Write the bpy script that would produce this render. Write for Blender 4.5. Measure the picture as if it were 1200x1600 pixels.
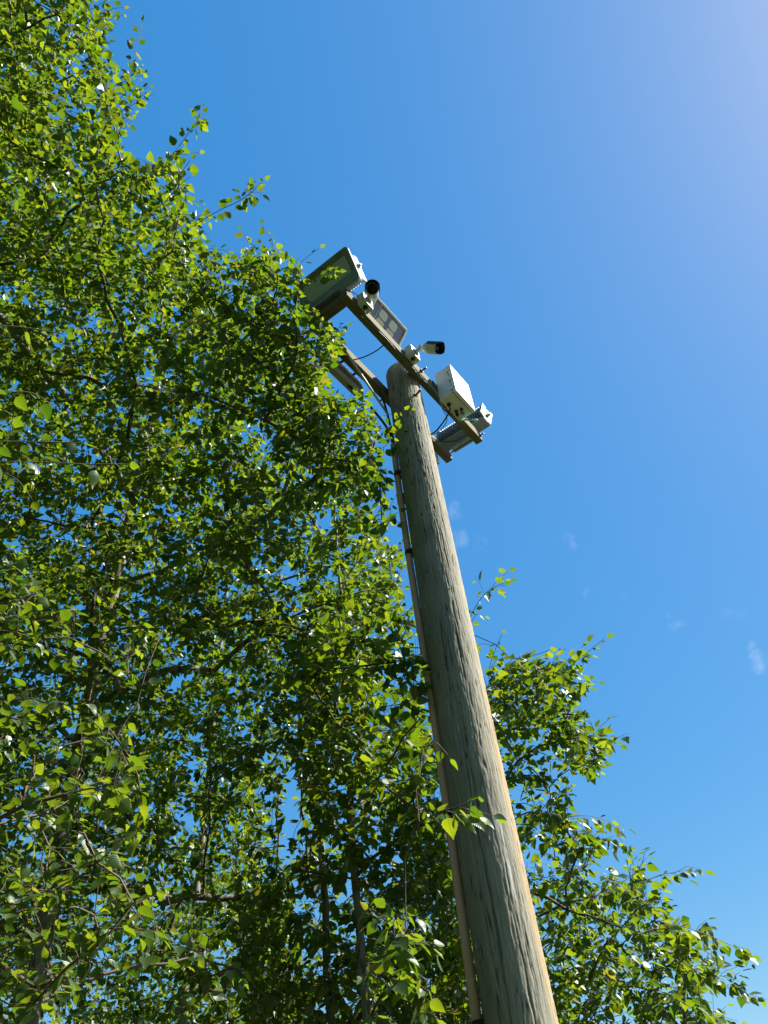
import bpy, bmesh, math, random
import numpy as np
from mathutils import Matrix, Vector

random.seed(7)
sc = bpy.context.scene
for o in list(bpy.data.objects): bpy.data.objects.remove(o)
COL = sc.collection

# ------------------------------------------------------------------ camera
F, CX, CY = 1200.0, 600.0, 800.0          # photo focal length / centre, 1200x1600 frame
PITCH, ROLL = math.radians(44.0), math.radians(7.0)
EYE = np.array([0.0, 0.0, 1.6])
FW = np.array([0, math.cos(PITCH), math.sin(PITCH)])
UP = np.array([0, -math.sin(PITCH), math.cos(PITCH)])
RT = np.array([1.0, 0, 0])
cr, sr = math.cos(ROLL), math.sin(ROLL)
IR = RT*cr - UP*sr
IU = RT*sr + UP*cr
cam_d = bpy.data.cameras.new('camera')
cam_d.sensor_fit = 'VERTICAL'; cam_d.sensor_height = 24.0; cam_d.sensor_width = 18.0
cam_d.lens = 24.0*F/1600.0
cam_d.clip_start = 0.05; cam_d.clip_end = 6000
cam = bpy.data.objects.new('camera', cam_d); COL.objects.link(cam)
cm = Matrix.Identity(4)
for i in range(3):
    cm[i][0], cm[i][1], cm[i][2], cm[i][3] = IR[i], IU[i], -FW[i], EYE[i]
cam.matrix_world = cm
sc.camera = cam

def ray(x, y): return FW + (x-CX)/F*IR - (y-CY)/F*IU
def at(x, y, depth): return EYE + ray(x, y)*depth
def proj(P):
    d = np.asarray(P, float) - EYE
    z = d@FW
    return np.stack([CX+F*(d@IR)/z, CY-F*(d@IU)/z, z], -1)

# ------------------------------------------------------------------ sky, sun, exposure
SUN_AZ, SUN_EL = math.radians(83.0), math.radians(45.0)   # azimuth clockwise from +Y
w = bpy.data.worlds.new('World'); sc.world = w; w.use_nodes = True
nt = w.node_tree; nt.nodes.clear()
def N(t, **k):
    n = nt.nodes.new(t)
    for a, b in k.items(): setattr(n, a, b)
    return n
out = N('ShaderNodeOutputWorld'); bg = N('ShaderNodeBackground')
sky = N('ShaderNodeTexSky', sky_type='NISHITA', sun_disc=False)
sky.sun_elevation = SUN_EL; sky.sun_rotation = SUN_AZ
sky.altitude = 100; sky.air_density = 1.0; sky.dust_density = 0.6; sky.ozone_density = 2.2
# tone response of the sky as a phone records it: brightness compressed, blue deepened, the same over the whole sky
sep = N('ShaderNodeSeparateColor', mode='HSV'); hs = N('ShaderNodeCombineColor', mode='HSV')
nt.links.new(sky.outputs[0], sep.inputs[0])
def mth(op, a, b):
    n = N('ShaderNodeMath', operation=op); nt.links.new(a, n.inputs[0]); n.inputs[1].default_value = b; return n.outputs[0]
nt.links.new(mth('ADD', sep.outputs[0], -.009), hs.inputs[0])
nt.links.new(mth('MINIMUM', mth('ADD', mth('MULTIPLY', sep.outputs[1], 1.4), -.03), .93), hs.inputs[1])
nt.links.new(mth('MULTIPLY', mth('POWER', sep.outputs[2], .30), 4.1), hs.inputs[2])
tc = N('ShaderNodeTexCoord')
wn = N('ShaderNodeTexNoise'); wn.inputs['Scale'].default_value = 38; wn.inputs['Detail'].default_value = 4
nt.links.new(tc.outputs['Generated'], wn.inputs['Vector'])
wo = N('ShaderNodeVectorMath', operation='MULTIPLY_ADD'); wo.inputs[1].default_value = (.05, .05, .05)
wo.inputs[2].default_value = (-.025, -.025, -.025); nt.links.new(wn.outputs['Color'], wo.inputs[0])
wa = N('ShaderNodeVectorMath', operation='ADD'); nt.links.new(wo.outputs[0], wa.inputs[0]); nt.links.new(tc.outputs['Generated'], wa.inputs[1])
wv_ = N('ShaderNodeVectorMath', operation='NORMALIZE'); nt.links.new(wa.outputs[0], wv_.inputs[0])
# a handful of thin wisps of cloud, by direction in the sky
WISPS = [(712, 803, 10, .45), (708, 838, 14, .5), (745, 850, 10, .15), (885, 843, 10, .5), (916, 928, 9, .3), (935, 926, 7, .22),
         (980, 930, 10, .12), (1055, 970, 7, .25), (1145, 955, 12, .14), (1187, 1030, 11, .7), (1180, 1010, 7, .3), (1235, 985, 18, .3), (1270, 1040, 22, .4)]
acc = None
for (px, py, rad, amp) in WISPS:
    d = ray(px, py); d = d/np.linalg.norm(d)
    dot = N('ShaderNodeVectorMath', operation='DOT_PRODUCT'); dot.inputs[1].default_value = tuple(d)
    nt.links.new(wv_.outputs[0], dot.inputs[0])
    mr = N('ShaderNodeMapRange', interpolation_type='SMOOTHSTEP')
    mr.inputs[1].default_value = math.cos(1.5*rad/F); mr.inputs[2].default_value = 1.0; mr.inputs[4].default_value = amp*.42
    nt.links.new(dot.outputs['Value'], mr.inputs[0])
    if acc is None: acc = mr.outputs[0]
    else:
        mx = N('ShaderNodeMath', operation='MAXIMUM')
        nt.links.new(acc, mx.inputs[0]); nt.links.new(mr.outputs[0], mx.inputs[1]); acc = mx.outputs[0]
nz = N('ShaderNodeTexNoise'); nz.inputs['Scale'].default_value = 45; nz.inputs['Detail'].default_value = 5; nz.inputs['Roughness'].default_value = .55; nz.inputs['Distortion'].default_value = .6
nt.links.new(tc.outputs['Generated'], nz.inputs['Vector'])
nr = N('ShaderNodeMapRange'); nr.inputs[1].default_value = .35; nr.inputs[2].default_value = .8
nt.links.new(nz.outputs['Fac'], nr.inputs[0])
ml = N('ShaderNodeMath', operation='MULTIPLY'); nt.links.new(acc, ml.inputs[0]); nt.links.new(nr.outputs[0], ml.inputs[1])
cmix = N('ShaderNodeMixRGB'); cmix.inputs[2].default_value = (7.5, 8.3, 9.4, 1)
nt.links.new(ml.outputs[0], cmix.inputs[0]); nt.links.new(hs.outputs[0], cmix.inputs[1])
nt.links.new(cmix.outputs[0], bg.inputs['Color']); bg.inputs['Strength'].default_value = 0.06
nt.links.new(bg.outputs[0], out.inputs[0])

sun_d = bpy.data.lights.new('sun', 'SUN'); sun_d.energy = 5.0; sun_d.angle = math.radians(.55); sun_d.color = (1, .955, .88)
sun = bpy.data.objects.new('sun', sun_d); COL.objects.link(sun)
sdir = Vector((math.sin(SUN_AZ)*math.cos(SUN_EL), math.cos(SUN_AZ)*math.cos(SUN_EL), math.sin(SUN_EL)))
sun.rotation_euler = (-sdir).to_track_quat('-Z', 'Y').to_euler(); sun.location = sdir*40
vs = sc.view_settings; vs.view_transform = 'Standard'; vs.look = 'None'; vs.exposure = 1.12; vs.gamma = 1; vs.use_curve_mapping = False
sc.render.resolution_x, sc.render.resolution_y = 768, 1024
sc.render.engine = 'CYCLES'
sc.cycles.max_bounces = 6; sc.cycles.diffuse_bounces = 2; sc.cycles.glossy_bounces = 3; sc.cycles.transmission_bounces = 4
sc.cycles.caustics_reflective = False; sc.cycles.caustics_refractive = False

# ------------------------------------------------------------------ materials
def mat(name, col, rough=.6, metal=0.0, col2=None, scale=6.0, stretch=(1, 1, 1), bump=0.0, bscale=40., contrast=(.35, .7), spec=.5, trans=None):
    m = bpy.data.materials.new(name); m.use_nodes = True
    t = m.node_tree; p = t.nodes['Principled BSDF']
    p.inputs['Roughness'].default_value = rough; p.inputs['Metallic'].default_value = metal
    p.inputs['Specular IOR Level'].default_value = spec
    p.inputs['Base Color'].default_value = (*col, 1)
    tcn = t.nodes.new('ShaderNodeTexCoord'); mp = t.nodes.new('ShaderNodeMapping'); mp.inputs['Scale'].default_value = stretch
    t.links.new(tcn.outputs['Object'], mp.inputs[0])
    if col2 is not None:
        n = t.nodes.new('ShaderNodeTexNoise'); n.inputs['Scale'].default_value = scale; n.inputs['Detail'].default_value = 7; n.inputs['Roughness'].default_value = .62
        r = t.nodes.new('ShaderNodeMapRange'); r.inputs[1].default_value, r.inputs[2].default_value = contrast
        x = t.nodes.new('ShaderNodeMixRGB'); x.inputs[1].default_value = (*col, 1); x.inputs[2].default_value = (*col2, 1)
        t.links.new(mp.outputs[0], n.inputs['Vector']); t.links.new(n.outputs['Fac'], r.inputs[0]); t.links.new(r.outputs[0], x.inputs[0])
        t.links.new(x.outputs[0], p.inputs['Base Color'])
    if bump:
        n = t.nodes.new('ShaderNodeTexNoise'); n.inputs['Scale'].default_value = bscale; n.inputs['Detail'].default_value = 5
        b = t.nodes.new('ShaderNodeBump'); b.inputs['Strength'].default_value = bump; b.inputs['Distance'].default_value = .004
        t.links.new(mp.outputs[0], n.inputs['Vector']); t.links.new(n.outputs['Fac'], b.inputs['Height']); t.links.new(b.outputs[0], p.inputs['Normal'])
    return m

M = {}
M['timber'] = mat('weathered_timber', (.20, .155, .08), .85, col2=(.125, .11, .06), scale=9, stretch=(1.2, 14, 14), bump=.5, bscale=14)
M['white'] = mat('white_plastic', (.74, .75, .71), .38, col2=(.50, .50, .42), scale=16, stretch=(1, 1, .22), contrast=(.52, .82))
M['cam_white'] = mat('camera_housing', (.72, .73, .68), .35, col2=(.48, .49, .41), scale=26, stretch=(1, 1, .3), contrast=(.52, .82))
M['black'] = mat('black_plastic', (.014, .014, .016), .45)
M['rubber'] = mat('black_rubber', (.018, .018, .018), .7)
M['lensblack'] = mat('dark_lens_window', (.006, .006, .008), .06)
M['steel'] = mat('galvanised_steel', (.42, .43, .43), .42, .85, col2=(.3, .3, .29), scale=25)
M['rust'] = mat('rusty_bolt', (.09, .07, .055), .6, .5, col2=(.16, .09, .05), scale=40)
M['flood'] = mat('grey_floodlight_casting', (.29, .335, .32), .55, .1, col2=(.19, .22, .21), scale=14, bump=.15, bscale=180)
M['flood_lens'] = mat('dusty_floodlight_glass', (.60, .66, .56), .28, col2=(.42, .48, .40), scale=34, contrast=(.45, .75))
M['bezel'] = mat('pale_grey_bezel', (.74, .72, .68), .42, col2=(.66, .64, .6), scale=12)
M['navy'] = mat('dark_blue_reflector', (.17, .21, .38), .25, .05)
M['led'] = mat('led_lens_tile', (.85, .88, .86), .22, col2=(.75, .8, .8), scale=60)
M['conduit'] = mat('beige_pink_conduit', (.86, .52, .36), .42, col2=(.76, .46, .32), scale=5, stretch=(1, 1, .5))
M['pvc'] = mat('pale_grey_tube', (.8, .8, .8), .4)
M['green'] = mat('green_cable_sheath', (.05, .22, .11), .45)
M['mint'] = mat('pale_green_cable_sheath', (.22, .48, .38), .45)
M['beige'] = mat('beige_lamp_casting', (.44, .40, .31), .55, col2=(.34, .31, .24), scale=16)
M['glass'] = mat('lamp_glass', (.5, .52, .5), .1)
M['ground'] = mat('meadow_grass', (.038, .05, .017), .9, col2=(.06, .065, .028), scale=.8, bump=.6, bscale=8)
M['bark'] = mat('birch_bark', (.24, .215, .18), .8, col2=(.05, .04, .032), scale=9, stretch=(3, 3, .9), bump=.7, bscale=12, contrast=(.5, .62))
M['twig'] = mat('brown_twig_bark', (.085, .055, .038), .75, col2=(.14, .10, .07), scale=30)
M['needle'] = mat('spruce_needles', (.03, .055, .025), .7, col2=(.05, .075, .03), scale=3)

# pole wood: grain stretched along the shaft, green algae film, bleached tan on one side, cracks
def pole_material():
    m = bpy.data.materials.new('weathered_pole_wood'); m.use_nodes = True
    t = m.node_tree; p = t.nodes['Principled BSDF']; L = t.links.new
    nn = t.nodes.new
    tcn = nn('ShaderNodeTexCoord')
    def noise(sx, sz, sc_, det=8, rough=.6):
        mp = nn('ShaderNodeMapping'); mp.inputs['Scale'].default_value = (sx, sx, sz); L(tcn.outputs['Object'], mp.inputs[0])
        n = nn('ShaderNodeTexNoise'); n.inputs['Scale'].default_value = sc_; n.inputs['Detail'].default_value = det; n.inputs['Roughness'].default_value = rough
        L(mp.outputs[0], n.inputs['Vector']); return n.outputs['Fac']
    def rng(s, a, b, c=0., d=1.):
        r = nn('ShaderNodeMapRange'); r.inputs[1].default_value = a; r.inputs[2].default_value = b; r.inputs[3].default_value = c; r.inputs[4].default_value = d
        L(s, r.inputs[0]); return r.outputs[0]
    def mix(f, a, b):
        x = nn('ShaderNodeMixRGB'); L(f, x.inputs[0])
        for k, v in ((1, a), (2, b)):
            if isinstance(v, tuple): x.inputs[k].default_value = (*v, 1)
            else: L(v, x.inputs[k])
        return x.outputs[0]
    big = noise(1, .25, 5, 6)
    grain = noise(1, .045, 110, 8, .75)
    fine = noise(1, .12, 260, 4)
    pit = noise(1, .35, 60, 6, .7)
    c = mix(rng(big, .38, .68), (.40, .375, .285), (.30, .29, .225))
    c = mix(rng(grain, .42, .72, 0, .42), c, (.17, .165, .125))
    c = mix(rng(fine, .55, .8, 0, .3), c, (.44, .415, .33))
    c = mix(rng(pit, .60, .74, 0, .6), c, (.11, .105, .08))
    c = mix(rng(grain, .60, .68, 0, .5), c, (.08, .078, .06))
    def lines(sx, sz, sc_, w_, amt):         # long hair cracks: thin iso-lines of a stretched noise
        n_ = noise(sx, sz, sc_, 3, .5); d_ = nn('ShaderNodeMath'); d_.operation = 'SUBTRACT'; L(n_, d_.inputs[0]); d_.inputs[1].default_value = .5
        a_ = nn('ShaderNodeMath'); a_.operation = 'ABSOLUTE'; L(d_.outputs[0], a_.inputs[0])
        return rng(a_.outputs[0], 0, w_, amt, 0)
    brk = rng(noise(1, .3, 9, 4), .48, .56)
    for ln_ in (lines(1, .022, 34, .014, 1.), lines(1, .03, 75, .014, .85)):
        q_ = nn('ShaderNodeMath'); q_.operation = 'MULTIPLY'; L(ln_, q_.inputs[0]); L(brk, q_.inputs[1])
        c = mix(q_.outputs[0], c, (.04, .037, .03))
    stain = rng(noise(1, .5, 7, 6, .65), .54, .70, 0, .65)
    c = mix(stain, c, (.17, .175, .125))
    at1 = nn('ShaderNodeAttribute'); at1.attribute_name = 'tan'
    c = mix(at1.outputs['Fac'], c, mix(rng(grain, .4, .7), (.48, .36, .21), (.37, .27, .155)))
    at3 = nn('ShaderNodeAttribute'); at3.attribute_name = 'pale'
    c = mix(at3.outputs['Fac'], c, mix(rng(grain, .35, .7), (.62, .61, .55), (.50, .48, .41)))
    at2 = nn('ShaderNodeAttribute'); at2.attribute_name = 'crack'
    c = mix(at2.outputs['Fac'], c, (.045, .04, .03))
    L(c, p.inputs['Base Color']); p.inputs['Roughness'].default_value = .88; p.inputs['Specular IOR Level'].default_value = .25
    b = nn('ShaderNodeBump'); b.inputs['Strength'].default_value = .55; b.inputs['Distance'].default_value = .003
    b2 = nn('ShaderNodeBump'); b2.inputs['Strength'].default_value = .6; b2.inputs['Distance'].default_value = .004; L(pit, b2.inputs['Height']); L(b2.outputs[0], b.inputs['Normal'])
    L(grain, b.inputs['Height']); L(b.outputs[0], p.inputs['Normal'])
    return m
M['pole'] = pole_material()

def leaf_material(veins=False):
    m = bpy.data.materials.new('birch_leaf_veined' if veins else 'birch_leaf'); m.use_nodes = True
    t = m.node_tree; t.nodes.clear(); L = t.links.new; nn = t.nodes.new
    o = nn('ShaderNodeOutputMaterial')
    a = nn('ShaderNodeAttribute'); a.attribute_name = 'tint'
    oi = nn('ShaderNodeObjectInfo')
    ad = nn('ShaderNodeMath'); ad.operation = 'ADD'; L(a.outputs['Fac'], ad.inputs[0]); L(oi.outputs['Random'], ad.inputs[1])
    fr = nn('ShaderNodeMath'); fr.operation = 'FRACT'; L(ad.outputs[0], fr.inputs[0])
    r1 = nn('ShaderNodeValToRGB'); r2 = nn('ShaderNodeValToRGB')
    for r, cs in ((r1, [(0, (.026, .062, .012)), (.55, (.044, .090, .014)), (.965, (.066, .115, .016)), (1, (.12, .12, .022))]),
                  (r2, [(0, (.10, .22, .008)), (.5, (.25, .40, .010)), (.965, (.44, .54, .014)), (1, (.50, .45, .03))])):
        e = r.color_ramp.elements
        while len(e) < len(cs): e.new(.5)
        for k, (pos, c) in enumerate(cs): e[k].position = pos; e[k].color = (*c, 1)
        L(fr.outputs[0], r.inputs[0])
    df = nn('ShaderNodeBsdfDiffuse'); tr = nn('ShaderNodeBsdfTranslucent'); gl = nn('ShaderNodeBsdfGlossy')
    gl.inputs['Roughness'].default_value = .40; gl.inputs['Color'].default_value = (.66, .7, .64, 1)
    L(r1.outputs[0], df.inputs[0]); L(r2.outputs[0], tr.inputs[0])
    mx = nn('ShaderNodeMixShader'); mx.inputs[0].default_value = .42; L(df.outputs[0], mx.inputs[1]); L(tr.outputs[0], mx.inputs[2])
    lw = nn('ShaderNodeLayerWeight'); lw.inputs['Blend'].default_value = .5
    pw = nn('ShaderNodeMath'); pw.operation = 'POWER'; pw.inputs[1].default_value = 3.0; L(lw.outputs['Facing'], pw.inputs[0])
    fz = nn('ShaderNodeMath'); fz.operation = 'MULTIPLY_ADD'; fz.inputs[1].default_value = .30; fz.inputs[2].default_value = .045; L(pw.outputs[0], fz.inputs[0])
    m2 = nn('ShaderNodeMixShader'); L(fz.outputs[0], m2.inputs[0]); L(mx.outputs[0], m2.inputs[1]); L(gl.outputs[0], m2.inputs[2])
    L(m2.outputs[0], o.inputs[0])
    if veins:                                # side veins slanting off the midrib, in the leaf's own coordinates
        tcn = nn('ShaderNodeTexCoord'); sx = nn('ShaderNodeSeparateXYZ'); L(tcn.outputs['Object'], sx.inputs[0])
        def mt(op, a, b=None):
            q = nn('ShaderNodeMath'); q.operation = op
            for k, v in ((0, a), (1, b)):
                if v is None: continue
                if isinstance(v, (int, float)): q.inputs[k].default_value = v
                else: L(v, q.inputs[k])
            return q.outputs[0]
        ax = mt('ABSOLUTE', sx.outputs[0])
        ph = mt('MULTIPLY', mt('SUBTRACT', sx.outputs[1], mt('MULTIPLY', ax, .75)), 8.5)
        saw = mt('ABSOLUTE', mt('SUBTRACT', mt('FRACT', ph), .5))           # 0 at a vein
        v1 = mt('SUBTRACT', 1.0, mt('MINIMUM', mt('MULTIPLY', saw, 7.0), 1.0))
        v2 = mt('SUBTRACT', 1.0, mt('MINIMUM', mt('MULTIPLY', ax, 38.0), 1.0))
        v = mt('MAXIMUM', v1, v2)
        for rr, sh, amt in ((r1, df, .35), (r2, tr, .45)):
            mxr = nn('ShaderNodeMixRGB'); mxr.blend_type = 'MULTIPLY'; L(mt('MULTIPLY', v, amt), mxr.inputs[0]); L(rr.outputs[0], mxr.inputs[1]); mxr.inputs[2].default_value = (.45, .5, .5, 1)
            L(mxr.outputs[0], sh.inputs[0])
        bp = nn('ShaderNodeBump'); bp.inputs['Strength'].default_value = .12; bp.inputs['Distance'].default_value = .02; bp.invert = True
        L(saw, bp.inputs['Height'])
        for sh in (df, gl): L(bp.outputs[0], sh.inputs['Normal'])
    return m
M['leaf'] = leaf_material(); M['leaf_near'] = leaf_material(True)

# ------------------------------------------------------------------ object helpers
def link_mesh(name, me, material, parent=None, smooth=False):
    o = bpy.data.objects.new(name, me); COL.objects.link(o)
    if material is not None and not me.materials: me.materials.append(material)
    if smooth: me.polygons.foreach_set('use_smooth', [True]*len(me.polygons))
    if parent is not None: o.parent = parent
    return o
def bobj(name, bm, material, parent=None, smooth=False):
    bmesh.ops.recalc_face_normals(bm, faces=bm.faces)
    me = bpy.data.meshes.new(name); bm.to_mesh(me); bm.free()
    return link_mesh(name, me, material, parent, smooth)
def thing(name, label, cat, mw=None, group=None):
    o = bpy.data.objects.new(name, None); COL.objects.link(o); o.empty_display_size = .1
    if mw is not None: o.matrix_world = mw
    o['label'] = label; o['category'] = cat
    if group: o['group'] = group
    return o
def tag(o, label, cat, group=None):
    o['label'] = label; o['category'] = cat
    if group: o['group'] = group
    return o
def fast_mesh(name, V, faces_flat, nper):
    me = bpy.data.meshes.new(name)
    V = np.asarray(V, np.float32); fl = np.asarray(faces_flat, np.int32)
    nf = len(fl)//nper
    me.vertices.add(len(V)); me.vertices.foreach_set('co', V.ravel())
    me.loops.add(len(fl)); me.loops.foreach_set('vertex_index', fl)
    me.polygons.add(nf); me.polygons.foreach_set('loop_start', np.arange(0, nf*nper, nper, dtype=np.int32))
    me.update(calc_edges=True)
    return me
def bevel(bm, r, seg=2):
    if r > 0: bmesh.ops.bevel(bm, geom=list(bm.edges), offset=r, segments=seg, affect='EDGES', profile=.6)
def box(lo, hi, r=0.0, bm=None, mtx=None):
    b = bmesh.new()
    lo, hi = Vector(lo), Vector(hi)
    bmesh.ops.create_cube(b, size=1, matrix=Matrix.Translation((lo+hi)/2) @ Matrix.Diagonal((*(hi-lo), 1)))
    bevel(b, r)
    if mtx is not None: bmesh.ops.transform(b, matrix=mtx, verts=b.verts)
    if bm is None: return b
    join(bm, b); return bm
def join(bm, b):
    tmp = bpy.data.meshes.new('tmp'); b.to_mesh(tmp); b.free(); bm.from_mesh(tmp); bpy.data.meshes.remove(tmp)
def frame_of(t):
    t = Vector(t).normalized(); u = t.orthogonal().normalized(); return u, t.cross(u)
def tube(pts, r, n=10, bm=None, cap=True):
    """round tube through points; r a number or list"""
    b = bmesh.new() if bm is None else bm
    pts = [Vector(p) for p in pts]; k = len(pts)
    rs = r if isinstance(r, (list, tuple)) else [r]*k
    rings = []; u = None
    for i, p in enumerate(pts):
        t = (pts[min(i+1, k-1)] - pts[max(i-1, 0)]).normalized()
        if u is None: u = t.orthogonal().normalized()
        else: u = (u - t*u.dot(t)).normalized()
        v = t.cross(u)
        rings.append([b.verts.new(p + (u*math.cos(2*math.pi*j/n) + v*math.sin(2*math.pi*j/n))*rs[i]) for j in range(n)])
    for a, c in zip(rings, rings[1:]):
        for j in range(n): b.faces.new((a[j], a[(j+1) % n], c[(j+1) % n], c[j]))
    if cap: b.faces.new(rings[0][::-1]); b.faces.new(rings[-1])
    return b
def spline(pts, n=8):
    """Catmull-Rom through points"""
    P = [Vector(p) for p in pts]; P = [P[0]*2-P[1]] + P + [P[-1]*2-P[-2]]
    o = []
    for i in range(1, len(P)-2):
        for k in range(n):
            s = k/n; a, b_, c, d = P[i-1:i+3]
            o.append(.5*((2*b_) + (c-a)*s + (2*a-5*b_+4*c-d)*s*s + (3*b_-a-3*c+d)*s**3))
    return o+[P[-2]]
def rrect(w, h, r, seg=4):
    pts = []
    for cx_, cy_, a0 in ((w/2-r, h/2-r, 0), (-w/2+r, h/2-r, 90), (-w/2+r, -h/2+r, 180), (w/2-r, -h/2+r, 270)):
        for k in range(seg+1):
            a = math.radians(a0+90*k/seg); pts.append((cx_+r*math.cos(a), cy_+r*math.sin(a)))
    return pts
def loft(loops, bm=None, cap0=True, cap1=True):
    b = bmesh.new() if bm is None else bm
    R = [[b.verts.new(p) for p in l] for l in loops]
    n = len(R[0])
    for a, c in zip(R, R[1:]):
        for j in range(n): b.faces.new((a[j], a[(j+1) % n], c[(j+1) % n], c[j]))
    if cap0: b.faces.new(R[0][::-1])
    if cap1: b.faces.new(R[-1])
    return b

# ------------------------------------------------------------------ ground
bm = bmesh.new()
bmesh.ops.create_grid(bm, x_segments=40, y_segments=40, size=1500)
g = bobj('ground', bm, M['ground']); g['kind'] = 'structure'

# ------------------------------------------------------------------ utility pole
HZ = 6.1                                    # height of the undersides of the crossarms
TH = math.radians(57.3)                     # the crossarms' direction in plan
HEAD0 = Vector((0.2423, 3.276, HZ))
HEAD = Matrix.Translation(HEAD0) @ Matrix.Rotation(TH, 4, 'Z')   # local x along the arms, -y towards the viewer's side
def hp(x, n, z): return HEAD @ Vector((x, -n, z))                # n counts towards the near side
PTOP = hp(.123, -.067, .21)
POLE_H = PTOP.z
LEAN = .0052
def pole_axis(z): return Vector((PTOP.x + (POLE_H-z)*LEAN, PTOP.y, z))
def pole_r(z): return .1155 + (POLE_H-z)*.0049
pole = thing('utility_pole', 'tall weathered grey-green round timber pole carrying lamps and cameras', 'pole', Matrix.Translation(pole_axis(0)))

def build_pole():
    rng = np.random.default_rng(3)
    na, nz_ = 250, 500
    zz = np.concatenate([np.linspace(0, 1.9, 80, endpoint=False), np.linspace(1.9, POLE_H-.012, nz_-80)])
    th = np.linspace(0, 2*np.pi, na, endpoint=False)
    Tt, Zz = np.meshgrid(th, zz)
    R = .1155 + (POLE_H-Zz)*.0049
    def vnoise(fa, fz, seed):                # smooth periodic-in-angle noise
        r = np.random.default_rng(seed); out = np.zeros_like(Tt)
        for _ in range(14):
            ka = int(r.integers(0, fa+1)); kz = r.uniform(.2, 1)*fz; ph = r.uniform(0, 6.28, 2)
            out += np.sin(ka*Tt+ph[0]+1.2*np.sin(kz*.37*Zz+ph[1]))*np.sin(kz*Zz+ph[1])
        return out/3.7
    D = vnoise(4, 1.2, 1)*.0016 + vnoise(16, 3.5, 2)*.0004 + vnoise(40, 9, 4)*.0006 + vnoise(70, 30, 5)*.0008 + vnoise(80, 75, 6)*.0007 + np.random.default_rng(8).normal(0, .00035, Tt.shape)
    crack = np.zeros_like(Tt); pale = np.zeros_like(Tt)
    def dang(a, b): return (a-b+np.pi) % (2*np.pi)-np.pi
    view = math.atan2(-pole_axis(3).y, -pole_axis(3).x)          # azimuth of the side we look at
    # long drying cracks
    for i in range(58):
        if i < 40: a0 = view + rng.uniform(-.3, 1.5)
        else: a0 = rng.uniform(0, 6.28)
        z0 = rng.uniform(1.5, POLE_H-.3); ln = rng.choice([.15, .25, .45, .8, 1.5], p=[.3, .25, .2, .15, .1])*rng.uniform(.7, 1.3)
        wv = a0 + .03*np.sin(Zz*rng.uniform(3, 9)+rng.uniform(0, 6)) + .012*np.sin(Zz*37+i) + (Zz-z0)*rng.uniform(-.05, .05)
        s = np.clip((Zz-z0)/ln, 0, 1); env = np.clip(4*s*(1-s), 0, 1)**.5*((Zz > z0) & (Zz < z0+ln))
        width = rng.uniform(.0016, .003)/R
        prof = np.exp(-(dang(Tt, wv)/width)**2)*env
        D -= prof*rng.uniform(.0025, .005); crack = np.maximum(crack, prof*rng.uniform(.5, 1))
    # torn flakes: lens-shaped gouges with a ragged lip
    for i in range(95):
        a0 = view + rng.uniform(-1.4, 1.5); z0 = rng.uniform(1.9, POLE_H-.2)
        wa = rng.uniform(.003, .009)/.125; lz = rng.uniform(.010, .05)
        q = (dang(Tt, a0+.1*(Zz-z0))/wa)**2 + ((Zz-z0)/lz)**2
        pr = np.exp(-q*1.2); D -= pr*rng.uniform(.0015, .004)
        crack = np.maximum(crack, np.clip(pr*2.2-.7, 0, 1)*rng.uniform(.45, 1))
    # knots
    for i in range(9):
        a0 = view + rng.uniform(-1.4, 1.4); z0 = rng.uniform(1.9, POLE_H-.15); s0 = rng.uniform(.008, .017)
        q = np.sqrt((dang(Tt, a0)*.125/s0)**2+((Zz-z0)/(s0*1.5))**2)
        D += np.exp(-q**2)*.003; ring = np.exp(-((q-1.2)/.3)**2)*(.5+.5*np.sin(5*Tt*7+Zz*90)); D -= ring*.0016
        crack = np.maximum(crack, ring*.4)
    # pale scraped patch
    za, zb = 2.56, 2.96
    aa = view + .50 - (Zz-2.75)*.12
    e = np.clip(1-np.abs(dang(Tt, aa))/(.105+.02*np.sin(Zz*31)), 0, 1)*np.clip(1-np.abs(Zz-(za+zb)/2)/((zb-za)/2), 0, 1)
    pale = np.clip(e*9-.5+.6*vnoise(40, 30, 9), 0, 1)
    # sunward face weathered tan, more so low down
    tan = np.clip((dang(Tt, view+.98+.12*np.sin(Zz*1.7)+.07*vnoise(10, 6, 11)))/.30, 0, 1)*np.clip(1.35-(Zz-1.8)/3.4, .12, 1)
    tan *= (dang(Tt, view+2.3) < 0)
    R = R + D
    ax = (POLE_H-Zz)*LEAN
    base = pole_axis(0)
    X = PTOP.x + ax - base.x + R*np.cos(Tt); Y = R*np.sin(Tt)
    # top: rounded-over rim and slightly sloping cut
    V = np.stack([X, Y, Zz], -1)
    slope = .016*np.cos(Tt-(view-1.1))
    V[-1, :, 2] -= slope[-1]; V[-2, :, 2] -= slope[-1]*.95; V[-3, :, 2] -= slope[-1]*.85; V[-4, :, 2] -= slope[-1]*.75
    V[-5, :, 2] -= slope[-1]*.6; V[-6, :, 2] -= slope[-1]*.5; V[-7, :, 2] -= slope[-1]*.42; V[-8, :, 2] -= slope[-1]*.33
    V[-9, :, 2] -= slope[-1]*.25; V[-10, :, 2] -= slope[-1]*.17; V[-11, :, 2] -= slope[-1]*.1
    cxx = PTOP.x-base.x
    last = V[-1].copy(); inner = last.copy(); inner[:, 0] = cxx+(inner[:, 0]-cxx)*.97; inner[:, 1] *= .97; inner[:, 2] += .004
    in2 = inner.copy(); in2[:, 0] = cxx+(in2[:, 0]-cxx)*.05; in2[:, 1] *= .05; in2[:, 2] = POLE_H
    V = np.concatenate([V.reshape(-1, 3), inner, in2]); nrow = len(zz)+2
    i = np.arange(nrow-1)[:, None]*na; j = np.arange(na)[None]; j2 = (j+1) % na
    fc = np.stack([i+j, i+j2, i+na+j2, i+na+j], -1).reshape(-1)
    me = fast_mesh('shaft', V, fc, 4)
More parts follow.
